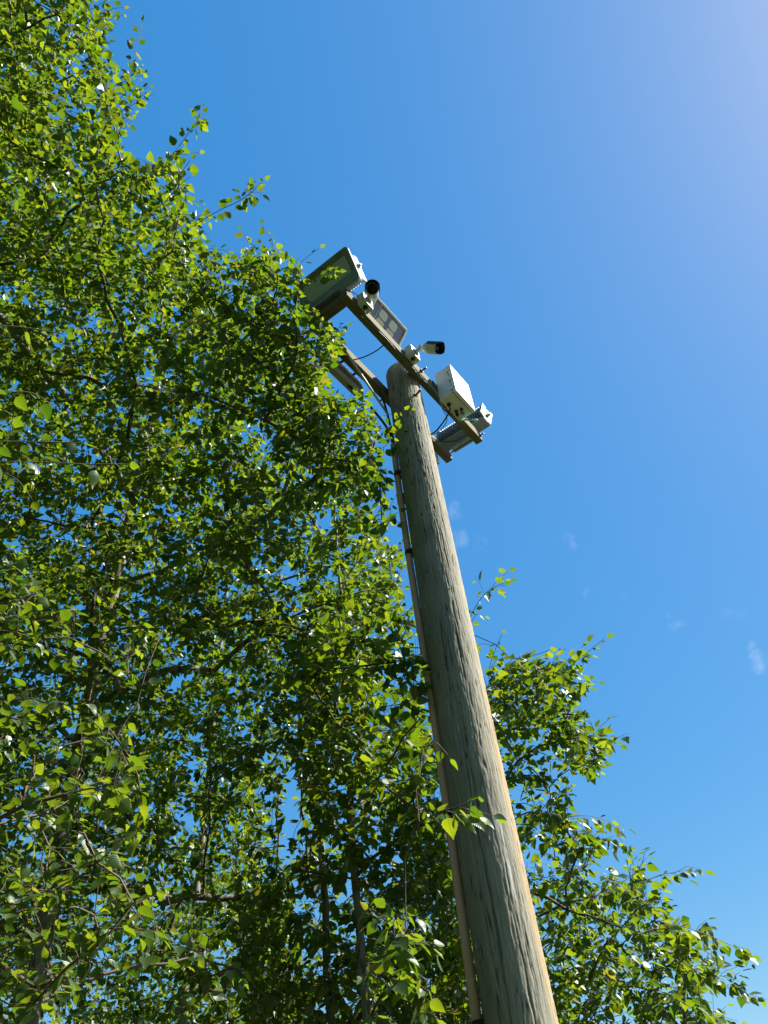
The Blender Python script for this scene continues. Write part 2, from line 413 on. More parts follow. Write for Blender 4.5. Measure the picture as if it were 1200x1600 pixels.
    pad = np.zeros(2*na)
    for nm, arr in (('crack', crack), ('pale', pale), ('tan', tan)):
        a = me.attributes.new(nm, 'FLOAT', 'POINT'); a.data.foreach_set('value', np.concatenate([arr.ravel(), pad]).astype(np.float32))
    return link_mesh('shaft', me, M['pole'], pole, True)
build_pole()
PB = pole_axis(0)
def stud(a, b, r, parent, name='bolt', washer=True, material='rust', m_inv=None):
    """threaded stud with hex nut and square washer, from a to b"""
    a, b = Vector(a), Vector(b); d = (b-a).normalized()
    m = bmesh.new(); L = (b-a).length; k = max(4, int(L/.004))
    tube([a+d*(L*i/k) for i in range(k+1)], [r*(1.0 if i % 2 else .86) for i in range(k+1)], 10, m)
    tube([a+d*.012, a+d*.026], r*1.95, 6, m)
    if washer: tube([a+d*.004, a+d*.009], r*2.8, 16, m)
    return bobj(name, m, M[material], parent)
# bolts of the pole
view_az = math.atan2(-PB.y, -PB.x)
def on_pole(ang, z, off=0.0):
    c = pole_axis(z)-PB; r = pole_r(z)+off
    return Vector((c.x+r*math.cos(view_az+ang), c.y+r*math.sin(view_az+ang), z))
z_b = 5.90
stud(on_pole(.72, z_b, -.02), on_pole(.72, z_b, .055), .0085, pole)
b_ = bmesh.new(); tube([on_pole(-.93, 2.44, -.01), on_pole(-.93, 2.44, .006)], .014, 16, b_); tube([on_pole(-.93, 2.44, .004), on_pole(-.93, 2.44, .011)], .008, 8, b_)
bobj('bolt', b_, M['steel'], pole)
for (ang, z_) in ((.25, 5.72), (.5, 4.9), (.12, 4.4), (.35, 4.15), (-.25, 4.6), (-.5, 4.3), (.05, 5.2)):
    n_ = bmesh.new(); tube([on_pole(ang, z_, -.01), on_pole(ang, z_, .004)], .0035, 8, n_); bobj('nail', n_, M['rust'], pole)

# ------------------------------------------------------------------ conduit up the shaded side
ca = -math.pi/2 - .10
cond = thing('conduit_pipe', 'pinkish beige conduit pipe strapped up the shaded side of the timber pole', 'conduit', Matrix.Translation(PB+Vector((on_pole(ca, 0, .019).x, on_pole(ca, 0, .019).y, 0))))
CO = cond.matrix_world.translation - PB
CTOP = 5.54
def cpt(z, wob=0): 
    p = on_pole(ca, z, .0225) - CO; p.z = z
    p.x += wob*.004*math.sin(z*2.3); return p
b_ = bmesh.new(); zs = [i*.08 for i in range(int(CTOP/.08)+1)]+[CTOP]
tube([cpt(z, 1) for z in zs], .0205, 20, b_); bobj('tube', b_, M['conduit'], cond, True)
for z_ in (5.02,):
    b_ = bmesh.new(); tube([cpt(z_-.05, 1), cpt(z_-.045, 1), cpt(z_+.045, 1), cpt(z_+.05, 1)], [.0215, .0235, .0235, .0215], 20, b_); bobj('coupling', b_, M['conduit'], cond, True)
for z_ in (5.24, 4.56, 3.735, 3.0, 2.2, 1.2):
    b_ = bmesh.new(); c0 = cpt(z_, 1)
    tube([c0-Vector((0, 0, .011)), c0+Vector((0, 0, .011))], .0222, 20, b_)
    inward = (pole_axis(z_)-PB-CO) - c0; inward.z = 0; inward.normalize(); side = Vector((-inward.y, inward.x, 0))
    for s in (-1, 1):
        ctr = c0 + side*s*.024 + inward*.012
        fr_ = Matrix((inward.to_4d(), side.to_4d(), Vector((0, 0, 1, 0)), Vector((0, 0, 0, 1)))).transposed(); fr_.translation = ctr; fr_[3][3] = 1
        box((-.02, -.011, -.011), (.02, .011, .011), .002, b_, fr_)
    bobj('strap', b_, M['rubber'], cond)

# ------------------------------------------------------------------ crossarms
def head_thing(name, label, cat, x, n, z, group=None):
    return thing(name, label, cat, HEAD @ Matrix.Translation((x, -n, z)), group)
def beam(name, label, x0, x1, n0, n1, z0, z1, bolts):
    t = head_thing(name, label, 'crossarm', x0, (n0+n1)/2, z0)
    b = bmesh.new(); L = x1-x0; h = (n1-n0)/2; k = 60; rg = random.Random(x0+n0)
    loops = []
    for i in range(k+1):
        x = L*i/k; wv = .0015*math.sin(x*9+n0*40)+rg.uniform(-.0006, .0006)
        hh, zz0, zz1 = h+rg.uniform(-.0005, .0005), 0+wv*.4, (z1-z0)+wv
        c = .005
        loops.append([(x, -hh+c, zz0), (x, hh-c, zz0), (x, hh, zz0+c), (x, hh, zz1-c), (x, hh-c, zz1), (x, -hh+c, zz1), (x, -hh, zz1-c), (x, -hh, zz0+c)])
    loft(loops, b); bobj('timber', b, M['timber'], t)
    for (x, z, ny, ln) in bolts:               # studs standing out of the near (ny=-1) face
        stud((x-x0, ny*(h-.012), z-z0), (x-x0, ny*(h+ln), z-z0), .0075, t)
    for x in (.12, .37, .66, .9, 1.2, 1.45):
        n_ = bmesh.new(); xx = x*L/1.7
        tube([(xx, rg.uniform(-.02, .02), .01), (xx+.002, rg.uniform(-.02, .02), -.016)], .0028, 6, n_); bobj('nail', n_, M['rust'], t)
    return t
beam('timber_crossarm', 'front weathered timber crossarm with white box and two cameras on it', -.735, .93, .046, .106, 0, .088, [(.105, .05, -1, .05), (.905, .045, -1, .035)])
beam('timber_crossarm', 'rear timber crossarm on the far side of the pole, shaded underside', -.75, .935, -.243, -.183, 0, .088, [(.12, .05, 1, .04)])
sp = head_thing('timber_spacer', 'short dark timber joining the crossarms below the large grey floodlight', 'timber', -.700, -.07, -.0)
b_ = box((-.032, -.113, .004), (.032, .110, .084), .004); bobj('timber', b_, M['timber'], sp)
rod = head_thing('tie_rod', 'thin steel rod tying the two crossarm ends together below finned floodlight', 'rod', .895, -.07, .038)
b_ = bmesh.new(); tube([(0, .185, 0), (0, -.19, 0)], .0055, 10, b_); bobj('rod', b_, M['rust'], rod)
for y_ in (.178, -.182):
    b_ = bmesh.new(); tube([(0, y_-.004, 0), (0, y_+.004, 0)], .011, 6, b_); bobj('nut', b_, M['rust'], rod)

# ------------------------------------------------------------------ floodlights
def big_flood(label, mw, flip_tilt):
    """width along local x, face towards +z' (local), height along local y; origin at bracket foot"""
    t = thing('floodlight', label, 'floodlight', mw)
    W, H_, Dp = .47, .285, .085
    off = .0
    def ring(w_, h_, r_, z): return [Vector((x, y, z)) for x, y in rrect(w_, h_, r_, 5)]
    # housing: shallow tray, front flange rounded, back smaller
    b = loft([ring(W, H_, .03, 0), ring(W, H_, .03, -.016), ring(W-.012, H_-.012, .03, -.02), ring(W-.03, H_-.035, .03, -Dp+.01), ring(W-.05, H_-.055, .03, -Dp)], cap0=False)
    bobj('housing', b, M['flood'], t)
    gw, gh, gy = W-.10, .145, .030
    def ring2(w_, h_, r_, z, y0): return [Vector((x, y+y0, z)) for x, y in rrect(w_, h_, r_, 5)]
    b = loft([ring(W, H_, .03, 0), ring(W-.006, H_-.006, .028, .004), ring2(W-.03, H_-.03, .02, .004, 0), ring2(gw+.045, gh+.045, .012, -.002, gy), ring2(gw, gh, .006, -.022, gy)], cap0=False, cap1=False)
    bobj('bezel', b, M['flood'], t)
    b = loft([ring2(gw+.004, gh+.004, .006, -.021, gy), ring2(gw+.004, gh+.004, .006, -.027, gy)])
    bobj('glass', b, M['flood_lens'], t)
    for sx in (-1, 1):
        for sy in (-1, 1):
            b = bmesh.new(); tube([(sx*(W/2-.022), sy*(H_/2-.018), .002), (sx*(W/2-.022), sy*(H_/2-.018), .0075)], .005, 8, b); bobj('screw', b, M['steel'], t)
    nf = 21
    for i in range(nf):
        x = (i-(nf-1)/2)*(W-.075)/(nf-1)
        h0 = H_/2-.036
        prof = [(-h0, -Dp+.004), (-h0+.006, -Dp-.028), (-h0+.03, -Dp-.042), (h0-.03, -Dp-.042), (h0+.004, -Dp-.03), (h0+.008, -Dp+.004)]
        b = bmesh.new(); A = [b.verts.new((x-.0022, y, z)) for y, z in prof]; Bv = [b.verts.new((x+.0022, y, z)) for y, z in prof]
        b.faces.new(A[::-1]); b.faces.new(Bv)
        for k in range(6): b.faces.new((A[k], A[(k+1) % 6], Bv[(k+1) % 6], Bv[k]))
        bobj('fin', b, M['flood'], t)
    # end plates beside the fins, side knobs and U bracket
    for s in (-1, 1):
        b = box((s*(W/2-.020)-.008, -H_/2+.035, -Dp-.045), (s*(W/2-.020)+.008, H_/2-.028, -Dp+.004), .003); bobj('end_plate', b, M['flood'], t)
        b = bmesh.new(); tube([(s*(W/2-.008), -.02, -.05), (s*(W/2+.014), -.02, -.05)], .016, 14, b); tube([(s*(W/2+.012), -.02, -.05), (s*(W/2+.024), -.02, -.05)], .009, 6, b); bobj('knob', b, M['steel'], t)
    return t
def flood_matrix(x, n, z, face, tilt):
    """face=-1 looks along -X of the head frame, +1 along +X; tilt = how far it looks down"""
    fx = face*math.cos(tilt); fz = -math.sin(tilt)
    zc = Vector((fx, 0, fz)); yc = Vector((face*math.sin(tilt), 0, math.cos(tilt))); xc = yc.cross(zc)
    m = Matrix((xc.to_4d(), yc.to_4d(), zc.to_4d(), Vector((0, 0, 0, 1)))).transposed()
    m.translation = Vector((x, -n, z)); m[3][3] = 1
    for i in range(3): m[3][i] = 0
    return HEAD @ m
TILT = math.radians(25)
FLA = big_flood('large grey-green floodlight showing its dusty glass at left crossarm ends', flood_matrix(-.79, -.015, .235, -1, TILT), 1)
FLB = big_flood('grey floodlight seen from behind with rows of fins at right crossarm ends', flood_matrix(1.005, -.035, .262, 1, TILT), 1)
for t_, xs in ((FLA, -.735), (FLB, .93)):     # steel bracket from the lamp's back down to the arms
    inv = t_.matrix_world.inverted()
    for n_ in (.0,):
        b_ = bmesh.new()
        dirx = 1 if xs > 0 else -1
        box((xs-.03, -.06, .089), (xs+.03, .16, .095), .001, b_, None)
        box((xs+dirx*.0-.003, -.02, .09), (xs+.003, .12, .22), .001, b_, None)
        for v in b_.verts: v.co = inv @ (HEAD @ v.co)
        bobj('bracket', b_, M['steel'], t_)

def small_flood(label, mw, body_mat, back=False):
    t = thing('floodlight', label, 'floodlight', mw)
    W, H_, Dp = .37, .20, .05
    def ring(w_, h_, r_, z): return [Vector((x, y, z)) for x, y in rrect(w_, h_, r_, 4)]
    b = loft([ring(W, H_, .018, .006), ring(W, H_, .018, -.03), ring(W-.03, H_-.03, .018, -Dp)], cap0=False); bobj('housing', b, M[body_mat], t)
    b = loft([ring(W, H_, .018, .006), ring(W-.008, H_-.008, .016, .010), ring(W-.03, H_-.03, .008, .010), ring(W-.034, H_-.034, .006, -.004)], cap0=False, cap1=False); bobj('bezel', b, M[body_mat], t)
    b = loft([ring(W-.030, H_-.030, .006, -.003), ring(W-.030, H_-.030, .006, -.008)]); bobj('reflector_plate', b, M['navy'], t)
    for ix in range(2):
        for iy in range(2):
            cx_, cy_ = .055-ix*.112, .030-iy*.076
            b = loft([[Vector((x+cx_, y+cy_, z)) for x, y in rrect(a, a*.86, a*.25, 4)] for a, z in ((.082, -.004), (.082, .0), (.072, .004))]); bobj('led_lens', b, M['led'], t)
    b = box((-.117, -H_/2+.02, -.003), (-.113, H_/2-.02, .003)); bobj('divider', b, M['bezel'], t)
    for k in range(9):
        x = -.14+k*.035
        bobj('fin', box((x-.002, -H_/2+.03, -Dp-.02), (x+.002, H_/2-.03, -Dp+.004)), M[body_mat], t)
    return t
def facing(x, n, z, yaw_n, tilt):
    """small lamp looking along the head's n axis (yaw_n=+1 near side, -1 far side)"""
    zc = Vector((0, -yaw_n*math.cos(tilt), -math.sin(tilt))); yc = Vector((0, -yaw_n*math.sin(tilt), math.cos(tilt))); xc = yc.cross(zc)
    m = Matrix((xc.to_4d(), yc.to_4d(), zc.to_4d(), Vector((0, 0, 0, 1)))).transposed(); m.translation = Vector((x, -n, z))
    for i in range(3): m[3][i] = 0
    m[3][3] = 1
    return HEAD @ m
SF = small_flood('small floodlight with square lenses above front crossarm between two cameras', facing(-.26, .094, .241, 1, math.radians(36)), 'bezel')
RF = small_flood('beige floodlight half hidden in birch leaves below the rear crossarm', facing(-.27, -.335, -.02, -1, math.radians(12)), 'beige')
for t_, (xa, na, za, xb, nb, zb) in ((SF, (-.26, .07, .085, -.26, .02, .2)), (RF, (-.27, -.24, .03, -.27, -.30, .03))):
    inv = t_.matrix_world.inverted()
    for s in (-.07, .07):
        b_ = tube([hp(xa+s, na, za), hp(xa+s, (na+nb)/2, (za+zb)/2+.01), hp(xb+s, nb, zb)], .010, 8)
        for v in b_.verts: v.co = inv @ v.co
        bobj('bracket', b_, M['black'], t_)

# ------------------------------------------------------------------ CCTV cameras
def cctv(label, x, n, z, aim, elbow, face=1):
    """junction box on the beam face at (x, n), bullet camera on a ball arm pointing along aim (head x, n, z)"""
    t = head_thing('security_camera', label, 'camera', x, n, z)
    def v(a, b, c): return Vector((a, -b, c))
    jb = box((-.052, min(0, -.055*face), -.052), (.052, max(0, -.055*face), .052), .007); j = bobj('junction_box', jb, M['cam_white'], t)
    b = box((-.049, min(-.0555*face, -.060*face), -.049), (.049, max(-.0555*face, -.060*face), .049), .002); bobj('cover', b, M['cam_white'], j)
    g_ = bmesh.new(); tube([v(0, .03*face, -.050), v(0, .03*face, -.058)], .017, 16, g_); tube([v(0, .03*face, -.056), v(0, .03*face, -.068)], .012, 12, g_); bobj('gland', g_, M['rubber'], j)
    a0 = v(0, .055*face, 0); e = v(*elbow); A = v(*aim).normalized()
    arm = bmesh.new()
    d0 = (e-a0).normalized()
    tube([a0, a0+d0*.008], .030, 18, arm); tube([a0+d0*.006, a0+d0*.02, e], [.021, .017, .015], 14, arm)
    tube([e-d0*.016, e-d0*.010, e, e+d0*.010, e+d0*.016], [.008, .019, .022, .019, .008], 14, arm)
    r0 = e + A*.036
    tube([e, r0], [.014, .014], 14, arm); bobj('arm', arm, M['cam_white'], t)
    # body: tapered rear, cylinder, slightly flattened
    bd = bmesh.new()
    st = [(0, .018), (.004, .028), (.020, .038), (.038, .0425), (.095, .0425), (.105, .0425)]
    tube([r0+A*(q-.01) for q, _ in st], [r for _, r in st], 24, bd); body = bobj('body', bd, M['cam_white'], t, False)
    f0 = r0+A*.0955
    lf = bmesh.new(); tube([f0, f0+A*.004], .0365, 24, lf); bobj('lens_window', lf, M['lensblack'], t)
    rg_ = bmesh.new(); tube([f0+A*.0035, f0+A*.006], [.017, .014], 18, rg_); bobj('lens', rg_, M['black'], t)
    # hood: half shell over the top, reaching past the front
    up = Vector((0, 0, 1)); up = (up-A*up.dot(A)).normalized(); sd = A.cross(up)
    hb = bmesh.new(); rows = []
    for q in (.025, .045, .08, .115, .134):
        row = []
        span = 1.75 if q < .11 else (1.65 if q < .12 else 1.35)
        for k in range(17):
            an = -span + 2*span*k/16
            row.append((q, an))
        rows.append(row)
    def sh(q, an, r): return r0 + A*q + (up*math.cos(an)+sd*math.sin(an))*r
    O = [[hb.verts.new(sh(q, an, .0495)) for q, an in r] for r in rows]; I = [[hb.verts.new(sh(q, an, .0460)) for q, an in r] for r in rows]
    for a_, c_ in zip(O, O[1:]):
        for k in range(16): hb.faces.new((a_[k], a_[k+1], c_[k+1], c_[k]))
    for a_, c_ in zip(I, I[1:]):
        for k in range(16): hb.faces.new((a_[k+1], a_[k], c_[k], c_[k+1]))
    for k in range(16):
        hb.faces.new((O[0][k+1], O[0][k], I[0][k], I[0][k+1])); hb.faces.new((O[-1][k], O[-1][k+1], I[-1][k+1], I[-1][k]))
    for r in range(len(rows)-1):
        hb.faces.new((O[r][0], O[r+1][0], I[r+1][0], I[r][0])); hb.faces.new((O[r+1][-1], O[r][-1], I[r][-1], I[r+1][-1]))
    bobj('hood', hb, M['black'], t)
    return t
cctv('white bullet camera facing the viewer beside the large grey floodlight', -.585, .108, .058, (-.72, .50, -.66), (.012, .088, .026))
cctv('white bullet camera pointing right on the front crossarm above the pole top', -.045, .108, .062, (.36, .92, -.59), (.010, .100, .030))
cctv('white bullet camera peeking out behind the pole under the rear crossarm', .77, -.245, -.045, (.6, -.6, -.5), (.03, -.092, -.03), -1)

# ------------------------------------------------------------------ white equipment box
bx = head_thing('electrical_box', 'large white plastic equipment box on the front crossarm with black glands', 'electrical box', .43, .108, -.108)
b_ = box((-.128, -.115, 0), (.128, -.002, .318), .006); bobj('body', b_, M['white'], bx)
b_ = box((-.1295, -.147, -.0015), (.1295, -.1175, .3195), .006); lid = bobj('lid', b_, M['white'], bx)
b_ = box((-.126, -.1180, .002), (.126, -.1145, .316), 0); bobj('seal', b_, M['rubber'], bx)
for z_ in (.05, .16, .27):
    bobj('hinge', box((-.1345, -.135, z_-.018), (-.1285, -.098, z_+.018), .002), M['white'], bx)
for sx in (-.11, .11):
    for z_ in (.018, .30):
        b_ = bmesh.new(); tube([(sx, -.1465, z_), (sx, -.1495, z_)], .007, 12, b_); bobj('screw', b_, M['white'], lid)
GL = [(-.06, .035, .013), (.028, .040, .010), (.038, .080, .010), (.072, .066, .010), (.058, .028, .010)]
for (x, n, r) in GL:
    b_ = bmesh.new(); tube([(x, -n, .002), (x, -n, -.010)], r*1.25, 6, b_); tube([(x, -n, -.009), (x, -n, -.020), (x, -n, -.027)], [r*1.05, r*.95, r*.6], 14, b_); bobj('gland', b_, M['rubber'], bx)
b_ = box((-.18, -.006, .10), (-.129, .0, .19), .001); bobj('mounting_lug', b_, M['black'], bx)

# ------------------------------------------------------------------ cables
def cable(name, label, pts, r, m, n=8, cat='cable', group=None):
    P = spline([hp(*p) for p in pts], 8); o0 = P[0]
    b = tube([p-o0 for p in P], r, 8)
    o = bobj(name, b, M[m], None, True); o.location = o0
    return tag(o, label, cat, group)
cable('cable', 'thin green cable running along the underside of the front crossarm', [(-.585, .139, -.012), (-.58, .12, -.055), (-.57, .09, -.03), (-.5, .085, -.006), (-.3, .1, -.006), (-.1, .085, -.008), (-.045, .1, -.02), (.1, .1, -.012), (.2, .09, -.012), (.27, .1, -.03), (.3, .1, -.06), (.36, .09, -.06), (.42, .06, -.03), (.55, .02, -.02), (.62, -.1, .0), (.60, -.19, -.004)], .0032, 'green')
cable('cable', 'pale green cable looped below the white box from crossarm to gland', [(-.045, .139, -.012), (-.03, .125, -.03), (.0, .10, -.012), (.1, .088, -.008), (.18, .1, -.012), (.25, .112, -.03), (.29, .115, -.08), (.33, .1, -.10), (.40, .08, -.07), (.45, .09, -.05), (.47, .12, -.11)], .0034, 'mint')
cable('cable', 'pale green cable coil hanging under the right end of the white box', [(.47, .19, -.134), (.49, .17, -.17), (.53, .13, -.15), (.56, .12, -.10), (.60, .14, -.07), (.63, .19, -.09), (.62, .23, -.13), (.58, .22, -.15), (.55, .17, -.14), (.57, .13, -.10), (.61, .13, -.06), (.64, .17, -.07), (.64, .21, -.11), (.60, .22, -.15), (.545, .18, -.15), (.50, .175, -.134)], .0036, 'mint')
cable('cable', 'black cable hanging from the white box to the rear crossarm', [(.37, .143, -.134), (.37, .142, -.17), (.385, .11, -.19), (.41, .04, -.21), (.44, -.05, -.21), (.46, -.13, -.15), (.44, -.19, -.07), (.43, -.22, -.006)], .0055, 'rubber')
cable('cable', 'thin dark cable drooping from rear crossarm to the finned floodlight', [(.43, -.18, -.004), (.52, -.17, -.05), (.65, -.13, -.06), (.78, -.06, .0), (.86, -.01, .09), (.90, .01, .16)], .0042, 'rubber')
cable('cable', 'thin black wire spanning between the two crossarms left of the pole', [(-.28, .07, -.003), (-.29, .0, -.03), (-.31, -.1, -.035), (-.33, -.2, -.003)], .0042, 'rubber')
cable('cable', 'thin dark wire from the large floodlight to the nearby camera', [(-.69, .09, .14), (-.67, .115, .105), (-.62, .13, .10), (-.585, .135, .112)], .003, 'rubber')
CT = HEAD.inverted() @ (PB + CO + cpt(CTOP)); cn = (CT.x, -CT.y, CT.z)
cable('cable', 'black cable bundle rising from the conduit top to the beige floodlight', [(cn[0], cn[1], cn[2]-.05), (cn[0]-.004, cn[1]-.002, cn[2]+.05), (cn[0]-.03, cn[1]-.01, cn[2]+.16), (cn[0]-.10, cn[1]-.05, -.25), (-.18, -.28, -.14), (-.26, -.31, -.10)], .009, 'rubber')
cable('cable', 'dark cable climbing from the conduit top onto the rear crossarm', [(cn[0]+.006, cn[1]+.004, cn[2]-.05), (cn[0]+.008, cn[1]+.004, cn[2]+.08), (cn[0]+.0, cn[1]-.005, -.28), (cn[0]-.03, -.2, -.12), (cn[0]-.06, -.21, -.006)], .008, 'rubber')
br = tag(bobj('brace_tube', tube([Vector((0, 0, 0)), hp(-.47, -.168, .006)-hp(.062, -.192, -.25)], .0085, 12), M['pvc'], None, True), 'straight pale grey brace tube rising left from pole to rear crossarm', 'brace')
br.location = hp(.062, -.192, -.25)

# ------------------------------------------------------------------ trees
LEAF_OUT = [(.15, .05), (.30, .14), (.375, .28), (.345, .43), (.255, .60), (.145, .77), (.055, .90)]
def leaf_template(detail):
    """birch leaf: length 1 along y, folded on the midrib, drooping tip; returns verts, quads/tris (as tris)"""
    out = [[(.35, .22), (.24, .64)], LEAF_OUT, [(.29, .12), (.37, .33), (.19, .70)]][detail]
    if detail == 1:                               # toothed edge
        o2 = []
        for k, (x, y) in enumerate(out):
            o2.append((x, y))
            if k < len(out)-1:
                nx, ny = out[k+1]; o2.append(((x+nx)/2*.93, (y+ny)/2-.012))
        out = o2
    def zc(x, y): return .26*abs(x) - .30*max(0, y-.35)**2 - .05*math.sin(y*5)
    if detail == 1:
        mid = [(0, 0)] + [(0, y) for _, y in out] + [(0, 1.0)]
        V = [(0, y, zc(0, y)) for _, y in mid]
    else: V = [(0, 0, zc(0, 0)), (0, 1, zc(0, 1))]
    T = []
    for s in (1, -1):
        b0 = len(V); k = len(out)
        for x, y in out: V.append((s*x, y, zc(x, y)))
        if detail == 1:
            tri = [(0, b0, 1)]
            for i in range(k-1): tri += [(i+1, b0+i, b0+i+1), (i+1, b0+i+1, i+2)]
            tri += [(k, b0+k-1, k+1)]
        else: tri = [(0, b0+i, b0+i+1) for i in range(k-1)] + [(0, b0+k-1, 1)]
        T += [t if s == 1 else t[::-1] for t in tri]
    p0 = len(V); V += [(-.012, 0, 0), (.012, 0, 0), (0, -.34, .03)]
    if detail: T += [(p0, p0+1, p0+2)]
    else: V = V[:p0]
    return np.array(V, float), np.array(T, int)
DT, DTF = leaf_template(1)
LOD = {0: leaf_template(0), 2: leaf_template(2)}
_leaf_me = fast_mesh('leaf', DT, DTF.ravel(), 3); _leaf_me.materials.append(M['leaf_near'])
_leaf_me.polygons.foreach_set('use_smooth', [True]*len(_leaf_me.polygons))

def in_poly(x, y, poly):
    c = np.zeros(len(x), bool); n = len(poly)
    for i in range(n):
        x1, y1 = poly[i]; x2, y2 = poly[(i+1) % n]
        if y1 == y2: continue
        m = ((y1 > y) != (y2 > y)) & (x < (x2-x1)*(y-y1)/(y2-y1)+x1)
        c ^= m
    return c
def clump(P, seed, f=1.0):
    r = np.random.default_rng(seed); v = np.zeros(len(P))
    for _ in range(10):
        k = r.normal(size=3)*2.6*f; v += np.sin(P@k+r.uniform(0, 6.28))
    return v/2.24

def sample_volume(rng, poly, d0, d1, count, holes=(), seed=0, cl=.6):
    xs = [p[0] for p in poly]; ys = [p[1] for p in poly]; got = []
    tot = 0
    while tot < count:
        n = count*4
        x = rng.uniform(min(xs), max(xs), n); y = rng.uniform(min(ys), max(ys), n)
        k = in_poly(x, y, poly); x, y = x[k], y[k]
        d = np.array([rng.uniform(d0(a, b) if callable(d0) else d0, d1(a, b) if callable(d1) else d1) for a, b in zip(x, y)])
        P = EYE + (FW[None] + ((x-CX)/F)[:, None]*IR - ((y-CY)/F)[:, None]*IU)*d[:, None]
        keep = clump(P, seed) > rng.normal(-.55, .5, len(P))*(1 if cl else 0)+(-.3 if cl else -9)
        for (hx, hy, rx, ry) in holes: keep &= (((x-hx)/rx)**2+((y-hy)/ry)**2) > 1
        P = P[keep & (P[:, 2] > .8)]
        got.append(P); tot += len(P)
    return np.concatenate(got)[:count]

